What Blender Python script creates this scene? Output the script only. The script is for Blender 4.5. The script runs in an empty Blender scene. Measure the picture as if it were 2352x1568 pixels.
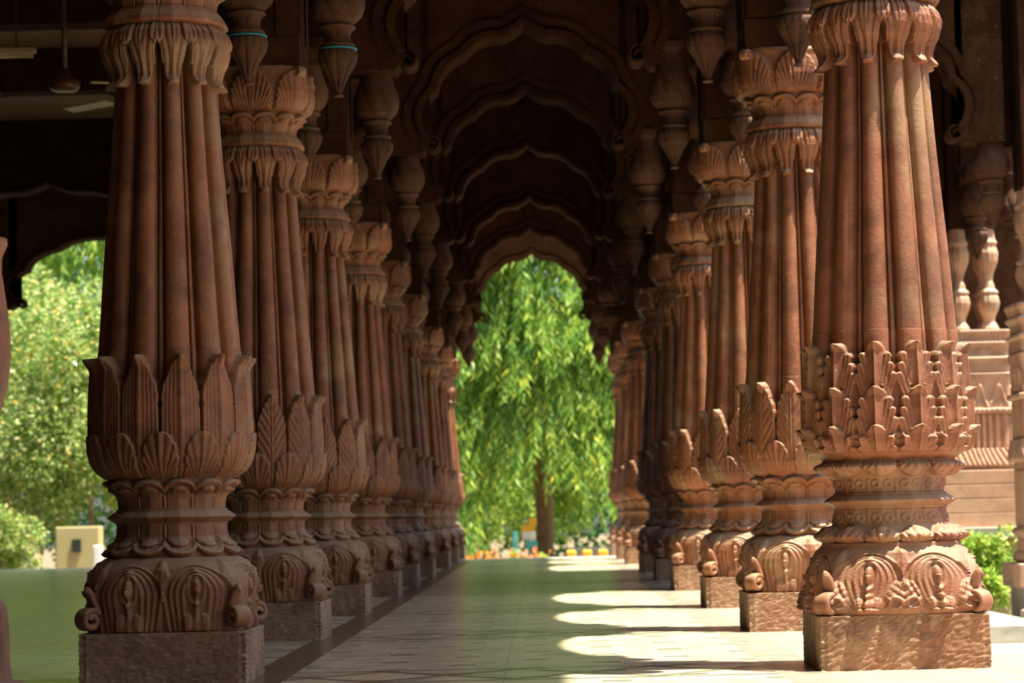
import bpy, math, random
import numpy as np
from mathutils import Vector, Euler, Matrix

random.seed(7); RNG = np.random.default_rng(7)
SC = bpy.context.scene
COL = SC.collection
PI = math.pi
R = math.radians

# ------------------------------------------------------------------ camera, sky, sun, exposure
CAM_H = 0.566
F_PX = 6000.0
cam_d = bpy.data.cameras.new('camera'); cam = bpy.data.objects.new('camera', cam_d); COL.objects.link(cam)
cam_d.sensor_fit = 'HORIZONTAL'; cam_d.sensor_width = 36.0; cam_d.lens = 36.0 * F_PX / 2352.0
cam_d.clip_end = 400
cam.location = (0, 0, CAM_H)
PITCH = math.atan((1187 - 784) / F_PX); YAW = math.atan((1231 - 1176) / F_PX)
ROLL = R(1.3)
cam.rotation_mode = 'QUATERNION'
q = (Matrix.Rotation(YAW, 3, 'Z') @ Matrix.Rotation(PI / 2 + PITCH, 3, 'X') @ Matrix.Rotation(-ROLL, 3, 'Z')).to_quaternion()
cam.rotation_quaternion = q
cam_d.dof.use_dof = True; cam_d.dof.focus_distance = 9.6; cam_d.dof.aperture_fstop = 5.4
SC.camera = cam
SC.view_settings.view_transform = 'Standard'; SC.view_settings.look = 'None'
SC.view_settings.gamma = 1.0; SC.view_settings.use_curve_mapping = False
SC.view_settings.exposure = 0.95

SUN_EL = R(71); SUN_AZ = R(72)          # azimuth from the camera side (-Y) towards +X
sun_from = Vector((math.sin(SUN_AZ) * math.cos(SUN_EL), -math.cos(SUN_AZ) * math.cos(SUN_EL), math.sin(SUN_EL)))
W = bpy.data.worlds.new('sky'); SC.world = W; W.use_nodes = True
wn = W.node_tree.nodes; wl = W.node_tree.links
bg = wn['Background']
sky = wn.new('ShaderNodeTexSky'); sky.sky_type = 'NISHITA'; sky.sun_disc = False
sky.sun_elevation = SUN_EL; sky.sun_rotation = PI - SUN_AZ
sky.air_density = 1.0; sky.dust_density = 2.5; sky.ozone_density = 0.6
wl.new(sky.outputs[0], bg.inputs[0]); bg.inputs[1].default_value = 0.14
sd = bpy.data.lights.new('sun', 'SUN'); so = bpy.data.objects.new('sun', sd); COL.objects.link(so)
sd.energy = 8.2; sd.angle = R(0.8); sd.color = (1.0, 0.90, 0.74)
so.rotation_euler = (-sun_from).to_track_quat('-Z', 'Y').to_euler(); so.location = (30, -10, 50)

# ------------------------------------------------------------------ node helper
class NT:
    def __init__(s, name):
        s.m = bpy.data.materials.new(name); s.m.use_nodes = True
        s.t = s.m.node_tree; s.n = s.t.nodes; s.l = s.t.links
        s.b = s.n['Principled BSDF']; s.out = s.n['Material Output']
        s.co = s.n.new('ShaderNodeTexCoord')
    def put(s, node, i, v):
        if hasattr(v, 'is_output'): s.l.new(v, node.inputs[i])
        elif v is not None: node.inputs[i].default_value = v
    def math(s, op, a, b=None, c=None, clamp=False):
        n = s.n.new('ShaderNodeMath'); n.operation = op; n.use_clamp = clamp
        s.put(n, 0, a); s.put(n, 1, b); s.put(n, 2, c); return n.outputs[0]
    def noise(s, scale, detail=4, rough=.55, vec=None, dist=0, stretch=None):
        n = s.n.new('ShaderNodeTexNoise'); n.inputs['Scale'].default_value = scale
        n.inputs['Detail'].default_value = detail; n.inputs['Roughness'].default_value = rough
        n.inputs['Distortion'].default_value = dist
        v = vec or s.co.outputs['Object']
        if stretch:
            mp = s.n.new('ShaderNodeMapping'); mp.inputs['Scale'].default_value = stretch
            s.l.new(v, mp.inputs[0]); v = mp.outputs[0]
        s.l.new(v, n.inputs['Vector']); return n.outputs[0]
    def ramp(s, fac, stops):
        n = s.n.new('ShaderNodeValToRGB'); e = n.color_ramp.elements
        while len(e) < len(stops): e.new(.5)
        for k, (p, c) in enumerate(stops):
            e[k].position = p; e[k].color = tuple(c) + (1,) if len(c) == 3 else c
        s.put(n, 0, fac); return n.outputs[0]
    def mix(s, fac, a, b, mode='MIX'):
        n = s.n.new('ShaderNodeMix'); n.data_type = 'RGBA'; n.blend_type = mode
        s.put(n, 0, fac)
        for i, v in ((6, a), (7, b)):
            if hasattr(v, 'is_output'): s.l.new(v, n.inputs[i])
            else: n.inputs[i].default_value = tuple(v) + (1,)
        return n.outputs[2]
    def bump(s, h, strength=.3, dist=.01, prev=None):
        n = s.n.new('ShaderNodeBump'); n.inputs['Strength'].default_value = strength
        n.inputs['Distance'].default_value = dist; s.l.new(h, n.inputs['Height'])
        if prev: s.l.new(prev, n.inputs['Normal'])
        return n.outputs[0]
    def done(s, col=None, rough=None, normal=None, spec=None):
        if col is not None:
            if hasattr(col, 'is_output'): s.l.new(col, s.b.inputs['Base Color'])
            else: s.b.inputs['Base Color'].default_value = tuple(col) + (1,)
        if rough is not None: s.put(s.b, 'Roughness', rough)
        if normal is not None: s.l.new(normal, s.b.inputs['Normal'])
        if spec is not None: s.b.inputs['Specular IOR Level'].default_value = spec
        return s.m

def stone(name, c1, c2, c3, dust=(.36, .27, .17), dust_amt=.75, streak=False, bump=.25, rough=.55, edge=.35, stain=1.0):
    t = NT(name)
    wc = t.co.outputs['Object']
    oi = t.n.new('ShaderNodeObjectInfo')
    add = t.n.new('ShaderNodeVectorMath'); add.operation = 'ADD'
    cx = t.n.new('ShaderNodeCombineXYZ')
    r10 = t.math('MULTIPLY', oi.outputs['Random'], 9.0)
    t.l.new(r10, cx.inputs[0]); t.l.new(r10, cx.inputs[1]); t.l.new(r10, cx.inputs[2])
    t.l.new(wc, add.inputs[0]); t.l.new(cx.outputs[0], add.inputs[1]); v = add.outputs[0]
    n1 = t.noise(3.0, 6, .6, v); n2 = t.noise(22, 5, .65, v); n3 = t.noise(1.2, 3, .5, v)
    c = t.mix(t.ramp(n1, [(.32, (0, 0, 0)), (.7, (1, 1, 1))]), c1, c2)
    c = t.mix(t.math('MULTIPLY', t.ramp(n2, [(.5, (0, 0, 0)), (.75, (1, 1, 1))]), .5), c, c3)
    # old stains: dark grime blotches, ochre lichen wash, pale chips
    dk = t.ramp(t.noise(4.2, 7, .68, v, dist=.6), [(.47, (0, 0, 0)), (.66, (1, 1, 1))])
    c = t.mix(t.math('MULTIPLY', dk, .62 * stain), c, tuple(k * .38 for k in c1))
    oc = t.ramp(t.noise(2.3, 6, .6, v, dist=.4), [(.52, (0, 0, 0)), (.68, (1, 1, 1))])
    c = t.mix(t.math('MULTIPLY', oc, .42 * stain), c, tuple(k * m_ for k, m_ in zip(dust, (.95, .95, .8))))
    ck = t.ramp(t.noise(75, 3, .6, v), [(.69, (0, 0, 0)), (.73, (1, 1, 1))])
    c = t.mix(t.math('MULTIPLY', ck, .6 * stain), c, (.50, .36, .2))
    # vertical rain-wash streaks in the stone
    ns = t.noise(9, 4, .6, v, stretch=(1, 1, .12))
    c = t.mix(t.math('MULTIPLY', t.ramp(ns, [(.52, (0, 0, 0)), (.72, (1, 1, 1))]), .45 if streak else .22), c, dust)
    if streak:
        nk = t.noise(14, 6, .7, v, stretch=(1, 1, .35))
        c = t.mix(t.math('MULTIPLY', t.ramp(nk, [(.56, (0, 0, 0)), (.66, (1, 1, 1))]), .45), c, (.50, .40, .26))
        nd = t.noise(5, 5, .7, v)
        c = t.mix(t.math('MULTIPLY', t.ramp(nd, [(.5, (0, 0, 0)), (.7, (1, 1, 1))]), .6), c, (.07, .035, .025))
    # dust that settled on ledges
    g = t.n.new('ShaderNodeNewGeometry'); sp = t.n.new('ShaderNodeSeparateXYZ'); t.l.new(g.outputs['True Normal'], sp.inputs[0])
    up = t.ramp(sp.outputs[2], [(.25, (0, 0, 0)), (.7, (1, 1, 1))])
    c = t.mix(t.math('MULTIPLY', up, dust_amt), c, dust)
    # paler on convex edges
    pt = t.ramp(g.outputs['Pointiness'], [(.52, (0, 0, 0)), (.60, (1, 1, 1))])
    c = t.mix(t.math('MULTIPLY', pt, edge), c, (.50, .30, .17))
    h = t.math('ADD', t.noise(60, 6, .7, v), t.math('MULTIPLY', t.noise(9, 5, .6, v), 1.2))
    nrm = t.bump(h, bump, .012)
    return t.done(c, rough, nrm, .35)

M = {}
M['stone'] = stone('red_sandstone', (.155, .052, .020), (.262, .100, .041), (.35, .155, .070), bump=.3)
M['stone_front'] = stone('rosy_sandstone', (.155, .053, .024), (.24, .092, .044), (.30, .138, .072), dust_amt=.45, bump=.3)
M['plinth'] = stone('weathered_plinth_stone', (.25, .125, .068), (.35, .21, .12), (.45, .33, .2), streak=True, bump=.6, rough=.75)
M['plinth_front'] = stone('buff_plinth_stone', (.23, .11, .055), (.33, .19, .095), (.40, .28, .16), streak=True, bump=.8, rough=.75)
M['arch'] = stone('shade_toned_sandstone', (.030, .0115, .0045), (.046, .018, .0075), (.062, .026, .011), dust=(.07, .037, .018), dust_amt=.3, bump=.3, edge=0, rough=.95)  # sandstone darkened, the dimness up high put into its colour
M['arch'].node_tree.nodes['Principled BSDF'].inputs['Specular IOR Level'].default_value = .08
M['pendant'] = stone('pendant_sandstone', (.052, .019, .008), (.078, .031, .014), (.12, .052, .025), dust=(.14, .08, .04), dust_amt=.4, edge=.2, rough=.85)  # darker copy of the column stone, shade around the pendants painted in
M['pale'] = stone('pale_pink_stone', (.46, .25, .16), (.55, .33, .22), (.6, .4, .28), dust=(.6, .48, .34), bump=.3)  # pale pink base tone of the porch piers and coursed wall
M['grey'] = stone('grey_green_slab', (.26, .31, .27), (.36, .41, .36), (.45, .47, .42), dust=(.5, .52, .46), bump=.2)

def plain(name, col, rough=.6, metal=0, bump=0):
    t = NT(name); nrm = t.bump(t.noise(40, 4), bump, .01) if bump else None
    n = t.noise(6, 4)
    c = t.mix(t.math('MULTIPLY', n, .35), col, tuple(k * .55 for k in col))
    t.b.inputs['Metallic'].default_value = metal
    return t.done(c, rough, nrm)
M['fan'] = plain('brown_enamel', (.10, .04, .02), .4)
M['cream'] = plain('cream_enamel', (.62, .52, .30), .4)
M['teal_paint'] = plain('teal_paint', (.08, .45, .45), .5)
M['blue_paint'] = plain('blue_paint', (.05, .16, .65), .5)
M['white_paint'] = plain('white_paint', (.8, .8, .78), .5)
M['yellow_paint'] = plain('yellow_paint', (.9, .48, .03), .5)
M['ochre_wall'] = plain('ochre_plaster', (.48, .42, .2), .8, bump=.3)
M['dark'] = plain('dark_opening', (.02, .03, .025), .8)
M['thread'] = plain('blue_thread', (.03, .25, .35), .8)
M['bark'] = stone('brown_bark', (.22, .12, .06), (.32, .19, .10), (.14, .08, .05), dust_amt=.1, bump=.9)
M['soil'] = plain('garden_soil', (.20, .15, .08), .9, bump=.5)
M['ceil'] = stone('ceiling_plaster', (.14, .09, .05), (.11, .07, .04), (.17, .12, .07), dust_amt=0, bump=.2)

# ---- floor: cream marble, small dark inlays, dark side bands, crossing ribbons at each pair of columns
XL, XR = -1.357, 1.275
DL = [9.65, 12.85, 16.0, 19.65, 22.6, 26.0, 30.4, 33.7, 36.6]
DR = [9.55, 12.68, 15.85, 19.5, 22.5, 25.9, 30.3, 33.6, 36.5]
FLOOR_END = 36.3
def floor_mat():
    t = NT('inlaid_marble_floor')
    g = t.n.new('ShaderNodeNewGeometry'); sp = t.n.new('ShaderNodeSeparateXYZ'); t.l.new(g.outputs['Position'], sp.inputs[0])
    X, Y = sp.outputs[0], sp.outputs[1]
    P = g.outputs['Position']
    m = t.math
    def wrap(v, per, off=0):                      # signed distance to the nearest multiple
        a = m('ADD', v, off + per * 1000.5); return m('ABSOLUTE', m('SUBTRACT', m('MODULO', a, per), per / 2))
    def band(v, lo, hi): return m('MULTIPLY', m('GREATER_THAN', v, lo), m('LESS_THAN', v, hi))
    # marble field tone per slab
    cell = t.n.new('ShaderNodeTexWhiteNoise'); cell.noise_dimensions = '3D'
    fx = m('FLOOR', m('DIVIDE', X, .28)); fy = m('FLOOR', m('DIVIDE', Y, .28))
    cc = t.n.new('ShaderNodeCombineXYZ'); t.l.new(fx, cc.inputs[0]); t.l.new(fy, cc.inputs[1]); t.l.new(cc.outputs[0], cell.inputs[0])
    base = t.mix(cell.outputs[0], (.78, .69, .48), (.68, .60, .40))
    vein = t.noise(2.6, 7, .7, P, dist=1.2, stretch=(1, 2.2, 1))
    base = t.mix(m('MULTIPLY', t.ramp(vein, [(.50, (0, 0, 0)), (.62, (1, 1, 1))]), .75), base, (.27, .29, .2))
    base = t.mix(m('MULTIPLY', t.ramp(t.noise(1.1, 4, .6, P), [(.45, (0, 0, 0)), (.7, (1, 1, 1))]), .55), base, (.46, .46, .31))
    base = t.mix(m('MULTIPLY', t.ramp(t.noise(4.5, 4, .6, P, stretch=(1, 3, 1)), [(.6, (0, 0, 0)), (.7, (1, 1, 1))]), .5), base, (.52, .40, .26))
    # joints
    jx = m('LESS_THAN', wrap(X, .56, .14), .003); jy = m('LESS_THAN', wrap(Y, .56, .14), .006)
    base = t.mix(m('MULTIPLY', m('MAXIMUM', jx, jy), .35), base, (.2, .18, .13))
    # dark square inlays on a staggered grid
    d1 = m('MULTIPLY', m('LESS_THAN', wrap(X, .56, .03), .05), m('LESS_THAN', wrap(Y, .58, 0), .035))
    d2 = m('MULTIPLY', m('LESS_THAN', wrap(X, .56, .31), .05), m('LESS_THAN', wrap(Y, .58, .29), .035))
    dots = m('MULTIPLY', m('MAXIMUM', d1, d2), .8)
    base = t.mix(dots, base, (.10, .11, .075))
    # crossing ribbons
    rib = None
    for d in DL:
        yy = m('SUBTRACT', Y, d - .13)
        inb = m('LESS_THAN', m('ABSOLUTE', yy), .36)
        tri = m('SUBTRACT', m('MULTIPLY', wrap(X, 1.0, .1), 1.2), .3)
        l1 = m('LESS_THAN', m('ABSOLUTE', m('SUBTRACT', yy, tri)), .045)
        l2 = m('LESS_THAN', m('ABSOLUTE', m('ADD', yy, tri)), .045)
        e = m('GREATER_THAN', m('ABSOLUTE', yy), .31)
        k = m('MULTIPLY', inb, m('MAXIMUM', m('MAXIMUM', l1, l2), e))
        rib = k if rib is None else m('MAXIMUM', rib, k)
    ribc = t.mix(t.ramp(t.noise(3, 3, .5, P), [(.45, (0, 0, 0)), (.6, (1, 1, 1))]), (.10, .085, .06), (.12, .18, .09))
    base = t.mix(m('MULTIPLY', rib, .8), base, ribc)
    # left dark band, right grey band, pink margin
    base = t.mix(band(X, -1.10, -.93), base, (.15, .115, .068))
    gm = t.mix(t.ramp(t.noise(5, 6, .7, P, dist=1, stretch=(1, 2, 1)), [(.4, (0, 0, 0)), (.62, (1, 1, 1))]), (.46, .43, .33), (.27, .28, .22))
    base = t.mix(band(X, .82, 1.0), base, gm)
    pk = t.mix(t.noise(6, 4, .6, P), (.52, .37, .27), (.62, .50, .38))
    pk = t.mix(m('MULTIPLY', m('LESS_THAN', wrap(Y, 1.6, .4), .006), .7), pk, (.25, .18, .12))
    base = t.mix(m('GREATER_THAN', X, 1.0), base, pk)
    # hall side: polished stone, green foliage reflection put into its colour
    hs = t.mix(t.noise(1.4, 6, .65, P, stretch=(1, 3, 1)), (.50, .54, .31), (.62, .64, .40))
    base = t.mix(m('LESS_THAN', X, -1.75), base, hs)
    # outer sill at the far end, its sunlit paleness put into the colour
    base = t.mix(m('GREATER_THAN', Y, 35.0), base, (.62, .64, .62))
    rg = m('ADD', .10, m('MULTIPLY', t.noise(7, 4, .6, P), .26))
    nr = t.bump(t.noise(2.2, 3, .5, P), .03, .02)
    return t.done(base, rg, nr, .5)
M['floor'] = floor_mat()

def leaf_mat(name, stops, trans=.45, rough=.45):
    t = NT(name)
    g = t.n.new('ShaderNodeNewGeometry')
    c = t.ramp(g.outputs['Random Per Island'], stops)
    c = t.mix(1.0, c, (.93, .93, .93), 'MULTIPLY')
    t.l.new(c, t.b.inputs['Base Color']); t.b.inputs['Roughness'].default_value = rough
    tr = t.n.new('ShaderNodeBsdfTranslucent'); t.l.new(c, tr.inputs[0])
    mx = t.n.new('ShaderNodeMixShader'); mx.inputs[0].default_value = trans
    t.l.new(t.b.outputs[0], mx.inputs[1]); t.l.new(tr.outputs[0], mx.inputs[2]); t.l.new(mx.outputs[0], t.out.inputs[0])
    return t.m
M['leaf_mast'] = leaf_mat('drooping_leaf', [(0, (.10, .25, .04)), (.4, (.24, .46, .06)), (.75, (.42, .62, .10)), (.96, (.60, .74, .10)), (1, (.85, .75, .08))])
M['leaf_shrub'] = leaf_mat('small_glossy_leaf', [(0, (.07, .16, .03)), (.35, (.22, .38, .06)), (.7, (.52, .66, .20)), (.93, (.80, .86, .45)), (1, (.95, .55, .06))], .4, .3)
M['leaf_dark'] = leaf_mat('dark_green_leaf', [(0, (.05, .17, .04)), (.6, (.12, .34, .07)), (1, (.26, .52, .1))])
M['leaf_light'] = leaf_mat('yellow_green_leaf', [(0, (.22, .42, .06)), (.6, (.45, .65, .12)), (1, (.75, .8, .2))])
M['petal'] = leaf_mat('flower_petal', [(0, (.8, .12, .03)), (.5, (.95, .4, .03)), (1, (.9, .3, .25))], .3)

# ------------------------------------------------------------------ object helpers
def link(name, me, mat, parent=None, loc=None):
    o = bpy.data.objects.new(name, me); COL.objects.link(o)
    if mat is not None and len(me.materials) == 0: me.materials.append(mat)
    if parent: o.parent = parent
    if loc: o.location = loc
    return o
def tag(o, label=None, cat=None, group=None, kind=None):
    if label: o['label'] = label
    if cat: o['category'] = cat
    if group: o['group'] = group
    if kind: o['kind'] = kind
    return o
def empty(name, loc=(0, 0, 0), rz=0):
    o = bpy.data.objects.new(name, None); COL.objects.link(o); o.location = loc; o.rotation_euler = (0, 0, rz)
    o.empty_display_size = .2; return o
def children(o): return [c for c in bpy.data.objects if c.parent == o]
KIDS = {}
def copy_tree(o, parent=None):
    c = o.copy(); COL.objects.link(c); c.parent = parent
    for ch in children(o): copy_tree(ch, c)
    return c
def quad_mesh(name, V, F, smooth=True):
    V = np.asarray(V, dtype=np.float32).reshape(-1, 3); F = np.asarray(F, dtype=np.int32)
    k = F.shape[1]
    me = bpy.data.meshes.new(name)
    me.vertices.add(len(V)); me.vertices.foreach_set('co', V.ravel())
    me.loops.add(F.size); me.loops.foreach_set('vertex_index', F.ravel())
    me.polygons.add(len(F)); me.polygons.foreach_set('loop_start', np.arange(0, F.size, k, dtype=np.int32))
    me.polygons.foreach_set('loop_total', np.full(len(F), k, dtype=np.int32))
    me.polygons.foreach_set('use_smooth', np.full(len(F), smooth, dtype=bool))
    me.update(calc_edges=True); me.validate(); return me
def grid_mesh(name, X, Y, Z, smooth=True, cap=True):
    nt, nq = X.shape
    V = np.stack([X, Y, Z], -1).reshape(-1, 3)
    i = np.arange(nt - 1)[:, None] * nq; j = np.arange(nq)[None, :]; j2 = (j + 1) % nq
    F = np.stack([i + j, i + j2, i + nq + j2, i + nq + j], -1).reshape(-1, 4)
    if cap:
        c0 = V[:nq].mean(0); c1 = V[-nq:].mean(0); n = len(V); V = np.vstack([V, c0, c1])
        jj = np.arange(0, nq, 2)
        a = np.stack([np.full_like(jj, n), (jj + 2) % nq, (jj + 1) % nq, jj], -1)
        b = np.stack([np.full_like(jj, n + 1), (nt - 1) * nq + jj, (nt - 1) * nq + (jj + 1) % nq, (nt - 1) * nq + (jj + 2) % nq], -1)
        F = np.vstack([F, a, b])
    return quad_mesh(name, V, F, smooth)
def box_arr(x0, x1, y0, y1, z0, z1):
    v = [(x0, y0, z0), (x1, y0, z0), (x1, y1, z0), (x0, y1, z0), (x0, y0, z1), (x1, y0, z1), (x1, y1, z1), (x0, y1, z1)]
    f = [(0, 3, 2, 1), (4, 5, 6, 7), (0, 1, 5, 4), (1, 2, 6, 5), (2, 3, 7, 6), (3, 0, 4, 7)]
    return v, f
def boxes(name, lst, mat, parent=None, bevel=0):
    V, F = [], []
    for b in lst:
        v, f = box_arr(*b); n = len(V); V += v; F += [tuple(k + n for k in q) for q in f]
    me = quad_mesh(name, V, F, False); o = link(name, me, mat, parent)
    if bevel:
        md = o.modifiers.new('bevel', 'BEVEL'); md.width = bevel; md.segments = 2
    return o
def sweep(path, wx, wt, nseg=14, side=(0, 1, 0)):
    """elliptic tube along a path lying in the plane normal to `side`; wx = half width along side, wt = half thickness"""
    P = np.asarray(path, float); n = len(P); T = np.gradient(P, axis=0); T /= np.linalg.norm(T, axis=1)[:, None]
    S = np.asarray(side, float)[None, :].repeat(n, 0); N = np.cross(T, S)
    a = np.linspace(0, 2 * PI, nseg, endpoint=False)
    wx = np.broadcast_to(wx, n); wt = np.broadcast_to(wt, n)
    ca = np.sign(np.cos(a)) * np.abs(np.cos(a)) ** .6; sa = np.sign(np.sin(a)) * np.abs(np.sin(a)) ** .6
    pts = P[:, None, :] + S[:, None, :] * (wx[:, None] * ca[None])[..., None] + N[:, None, :] * (wt[:, None] * sa[None])[..., None]
    return pts
def tube_mesh(name, pts):
    return grid_mesh(name, pts[..., 0], pts[..., 1], pts[..., 2])
def lathe(name, prof, nq=48, lobes=0, amp=0.0, lobe_fn=None, rows=None):
    pr = np.array(prof, float)
    if rows:
        s = np.r_[0, np.cumsum(np.hypot(*np.diff(pr, axis=0).T))]; t = np.linspace(0, s[-1], rows)
        pr = np.stack([np.interp(t, s, pr[:, 0]), np.interp(t, s, pr[:, 1])], -1)
    th = np.linspace(0, 2 * PI, nq, endpoint=False)
    r = pr[:, 0][:, None] * np.ones(nq)[None]
    if lobes: r = r * (1 - amp + amp * np.sqrt(np.abs(np.cos(lobes * th / 2)))[None, :])
    if lobe_fn is not None: r = r + lobe_fn(th[None, :], pr[:, 1][:, None])
    return grid_mesh(name, r * np.sin(th), -r * np.cos(th), pr[:, 1][:, None] * np.ones(nq)[None])

# ------------------------------------------------------------------ carving functions
def flute(x): return 1 - np.abs(np.sin(PI * x)) ** .75
def sst(x): x = np.clip(x, 0, 1); return x * x * (3 - 2 * x)
def lobe(x): return np.sqrt(np.abs(np.sin(PI * x)))
def gs(x, w): return np.exp(-(x / w) ** 2)
NQ = 576
LOW = {}
TH = np.arange(NQ) * 360.0 / NQ
U12 = ((TH % 30) - 15) / 15                      # 0 on a leaf centre, +-1 in a valley
V12 = (((TH + 15) % 30) - 15) / 15               # 0 in a valley
U8 = ((TH % 45) - 22.5) / 22.5
V8 = (((TH + 22.5) % 45) - 22.5) / 22.5          # 0 on a face centre / corner
P12 = math.cos(R(15)) / np.cos(R(15) * (1 - np.abs(U12)))
def prof(pts, rows):
    pr = np.array(pts, float); s = np.r_[0, np.cumsum(np.hypot(*np.diff(pr, axis=0).T))]
    t = np.linspace(0, s[-1], rows)
    return np.interp(t, s, pr[:, 0])[:, None], np.interp(t, s, pr[:, 1])[:, None]
def superell(n):
    c = np.abs(np.cos(R(1) * TH))[None]; s = np.abs(np.sin(R(1) * TH))[None]
    return (c ** n + s ** n) ** (-1 / n)
def polar(name, r, z):
    z = z * np.ones((1, NQ)) if z.shape[1] == 1 else z
    r = r * np.ones((len(z), NQ))
    r = .5 * r + .25 * np.roll(r, 1, 1) + .25 * np.roll(r, -1, 1)
    r[1:-1] = .5 * r[1:-1] + .25 * r[:-2] + .25 * r[2:]
    th = R(1) * TH[None]
    me = grid_mesh(name, r * np.sin(th), -r * np.cos(th), z)
    zi = np.unique(np.r_[np.arange(0, len(z), 2), len(z) - 1])
    if len(z) > 45: LOW[me.name] = grid_mesh(name, (r * np.sin(th))[zi][:, ::2], (-r * np.cos(th))[zi][:, ::2], z[zi][:, ::2])
    return me

def shaft_r(z):
    Rz = np.interp(z, [.7, 1.19, 1.68, 2.17, 2.4], [.285, .266, .2265, .191, .18])
    a = np.abs(U12)[None]
    rib = Rz - .034 + .034 * np.sqrt(np.clip(1 - (a / .74) ** 2, 0, 1))
    rec = Rz - .050 + 0 * a
    fil = Rz - .034 + 0 * a
    r = np.where(a < .74, rib, np.where(a < .87, rec, fil))
    return r

def build_shaft():
    z = np.linspace(1.02, 2.36, 90)[:, None]
    r = shaft_r(z) + .0012 * np.sin(z * 9 + U12[None])
    return polar('shaft', r, z)

def shell(u, v, variant):
    c = .50
    tt = np.clip(v - c, 0, 9) / .40 + 0 * u; uu = np.abs(u) / .95 + 0 * v
    lo = np.full(tt.shape, .01); hi = np.full(tt.shape, 3.0)
    for _ in range(24):                      # nested arches that bunch together at the crown
        mq = (lo + hi) / 2; f = (uu / mq) ** 2 + (tt / (.50 + .50 * mq)) ** 2 > 1
        lo = np.where(f, mq, lo); hi = np.where(f, hi, mq)
    up = (lo + hi) / 2
    sc = np.clip(v / c, 0, 1)
    dn = np.abs(u) / .95 / ((.26 + .74 * sc ** .75) if variant == 'ornate' else (.80 + .20 * sc))
    q = np.where(v > c, up, dn)
    ins = sst((1.02 - q) / .05)
    n = 5.0 if variant != 'ornate' else 5.0
    d = ins * (.012 * flute(q * n) * (1 - .45 * np.clip(tt, 0, 1)) * sst((q - .22) / .1) + .012 * (1 - q ** 2) - .006)
    d = d + .006 * gs(q - 1.03, .05)
    # bud between the shells
    w = 1 - np.abs(u)
    lf = .26 * np.clip(1 - np.abs(v - .72) / .30, 0, 1) ** .7
    d = d + (q > 1.05) * sst((lf - w) / .06 + .5) * (lf > 0) * (.009 + .004 * gs(w, .05))
    d = d - .005 * gs(w, .025) * (v < .5)
    # stem with looped bud
    rho = np.hypot(u * .118 / .014, (v - .60) * .27 / .034)
    d = d + .014 * np.sqrt(np.clip(1 - rho ** 2, 0, 1)) - .005 * gs(rho - 1.3, .25) + .007 * gs(rho - 1.85, .22)
    leafb = np.hypot(u * .118 / .012, (v - .80) * .27 / .022)
    d = d + .010 * np.sqrt(np.clip(1 - leafb ** 2, 0, 1))
    stw = .05 + .12 * np.clip(.35 - v, 0, 1)
    d = d + .012 * sst((stw - np.abs(u)) / .05 + .5) * (v < .58)
    # feather tips beside the stem foot
    f = np.clip(1 - np.hypot((np.abs(u) - .22) / .16, (v - .12) / .14), 0, 1)
    d = d + .018 * np.sqrt(f)
    if variant == 'ornate':
        w = 1 - np.abs(u)
        f = np.clip(1 - np.hypot(w / .55, (v - .22) / .30), 0, 1)
        d = d + np.sqrt(f) * (.010 + .012 * lobe(v * 9 - w * 3.2))
        d = d + .010 * gs(np.hypot(w * .118 - .03, (v - .17) * .27) - .022, .006)
        # little seated figure at the stem foot
        d = d + .022 * np.sqrt(np.clip(1 - np.hypot(u / .10, (v - .27) / .045), 0, 1))
        d = d + .026 * np.sqrt(np.clip(1 - np.hypot(u / .13, (v - .15) / .09), 0, 1))
        d = d + .022 * np.sqrt(np.clip(1 - np.hypot(u / .30, (v - .05) / .045), 0, 1))
    top = sst((1 - v) / .06)
    return d * top * sst(v / .03)

def build_base(variant):
    if variant == 'ornate':
        pts = [(.298, .19), (.300, .215), (.298, .26), (.290, .32), (.280, .375), (.268, .41), (.252, .432), (.25, .444), (.245, .447)]
        z0, z1 = .195, .430
    else:
        pts = [(.276, .175), (.280, .19), (.279, .23), (.286, .29), (.293, .34), (.293, .375), (.286, .405), (.270, .43), (.248, .446), (.235, .45)]
        z0, z1 = .18, .445
    a, z = prof(pts, 330)
    v = (z - z0) / (z1 - z0)
    n = np.interp(v, [0, .4, .75, 1], [5.2, 4.2, 3.0, 2.1])
    sh_ = shell(U8[None], v, variant)
    for _ in range(1):
        sh_ = .5 * sh_ + .25 * np.roll(sh_, 1, 1) + .25 * np.roll(sh_, -1, 1); sh_[1:-1] = .5 * sh_[1:-1] + .25 * (sh_[:-2] + sh_[2:])
    r = a * superell(n) + sh_
    return polar('base', r, z)

def lotus_neck(z, ornate=False):
    """z: 0 at the narrow end .. .125 at the wide lip (array nt x 1)"""
    Rz = np.interp(z, [0, .02, .04, .06, .078, .090, .102, .112, .118, .128], [.198, .199, .202, .210, .226, .243, .248, .242, .232, .225])
    u = U12[None]; a = np.abs(u)
    if ornate:
        zr = .058 + .030 * a ** 2
        fan = u * .058 / np.clip(.150 - z, .02, 1)
        k = sst((z - zr) / .006)
        r = Rz * P12[None] + k * (.006 + .016 * (1 - a ** 2) * sst((.125 - z) / .03) + .010 * lobe(fan * 2.2 + .5)) - .016 * gs(a - 1, .07) * k
        r = r + .007 * gs(np.hypot((a - .42) * .052, (z - .032)) - .013, .004) + .006 * gs(a - .95, .05) * (z < .05)
        return r
    zr = .104 - .034 * a ** 2.2
    r = Rz * P12[None]
    r = r + .010 * gs(z - zr, .010) + .014 * np.exp(-((z - .072) / .013) ** 2) * sst((.62 - a) / .25)
    r = r - .010 * gs(z - (zr - .018), .007)
    r = r - .006 * gs(a - .86, .05) * (z < zr - .01) + .003 * gs(a - .97, .06) * (z < zr)
    lowr = np.interp(z, [0, .06, .1, .128], [.2, .2, .218, .225])
    k = sst((z - zr - .012) / .006)
    return r * (1 - k) + lowr * k

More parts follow.
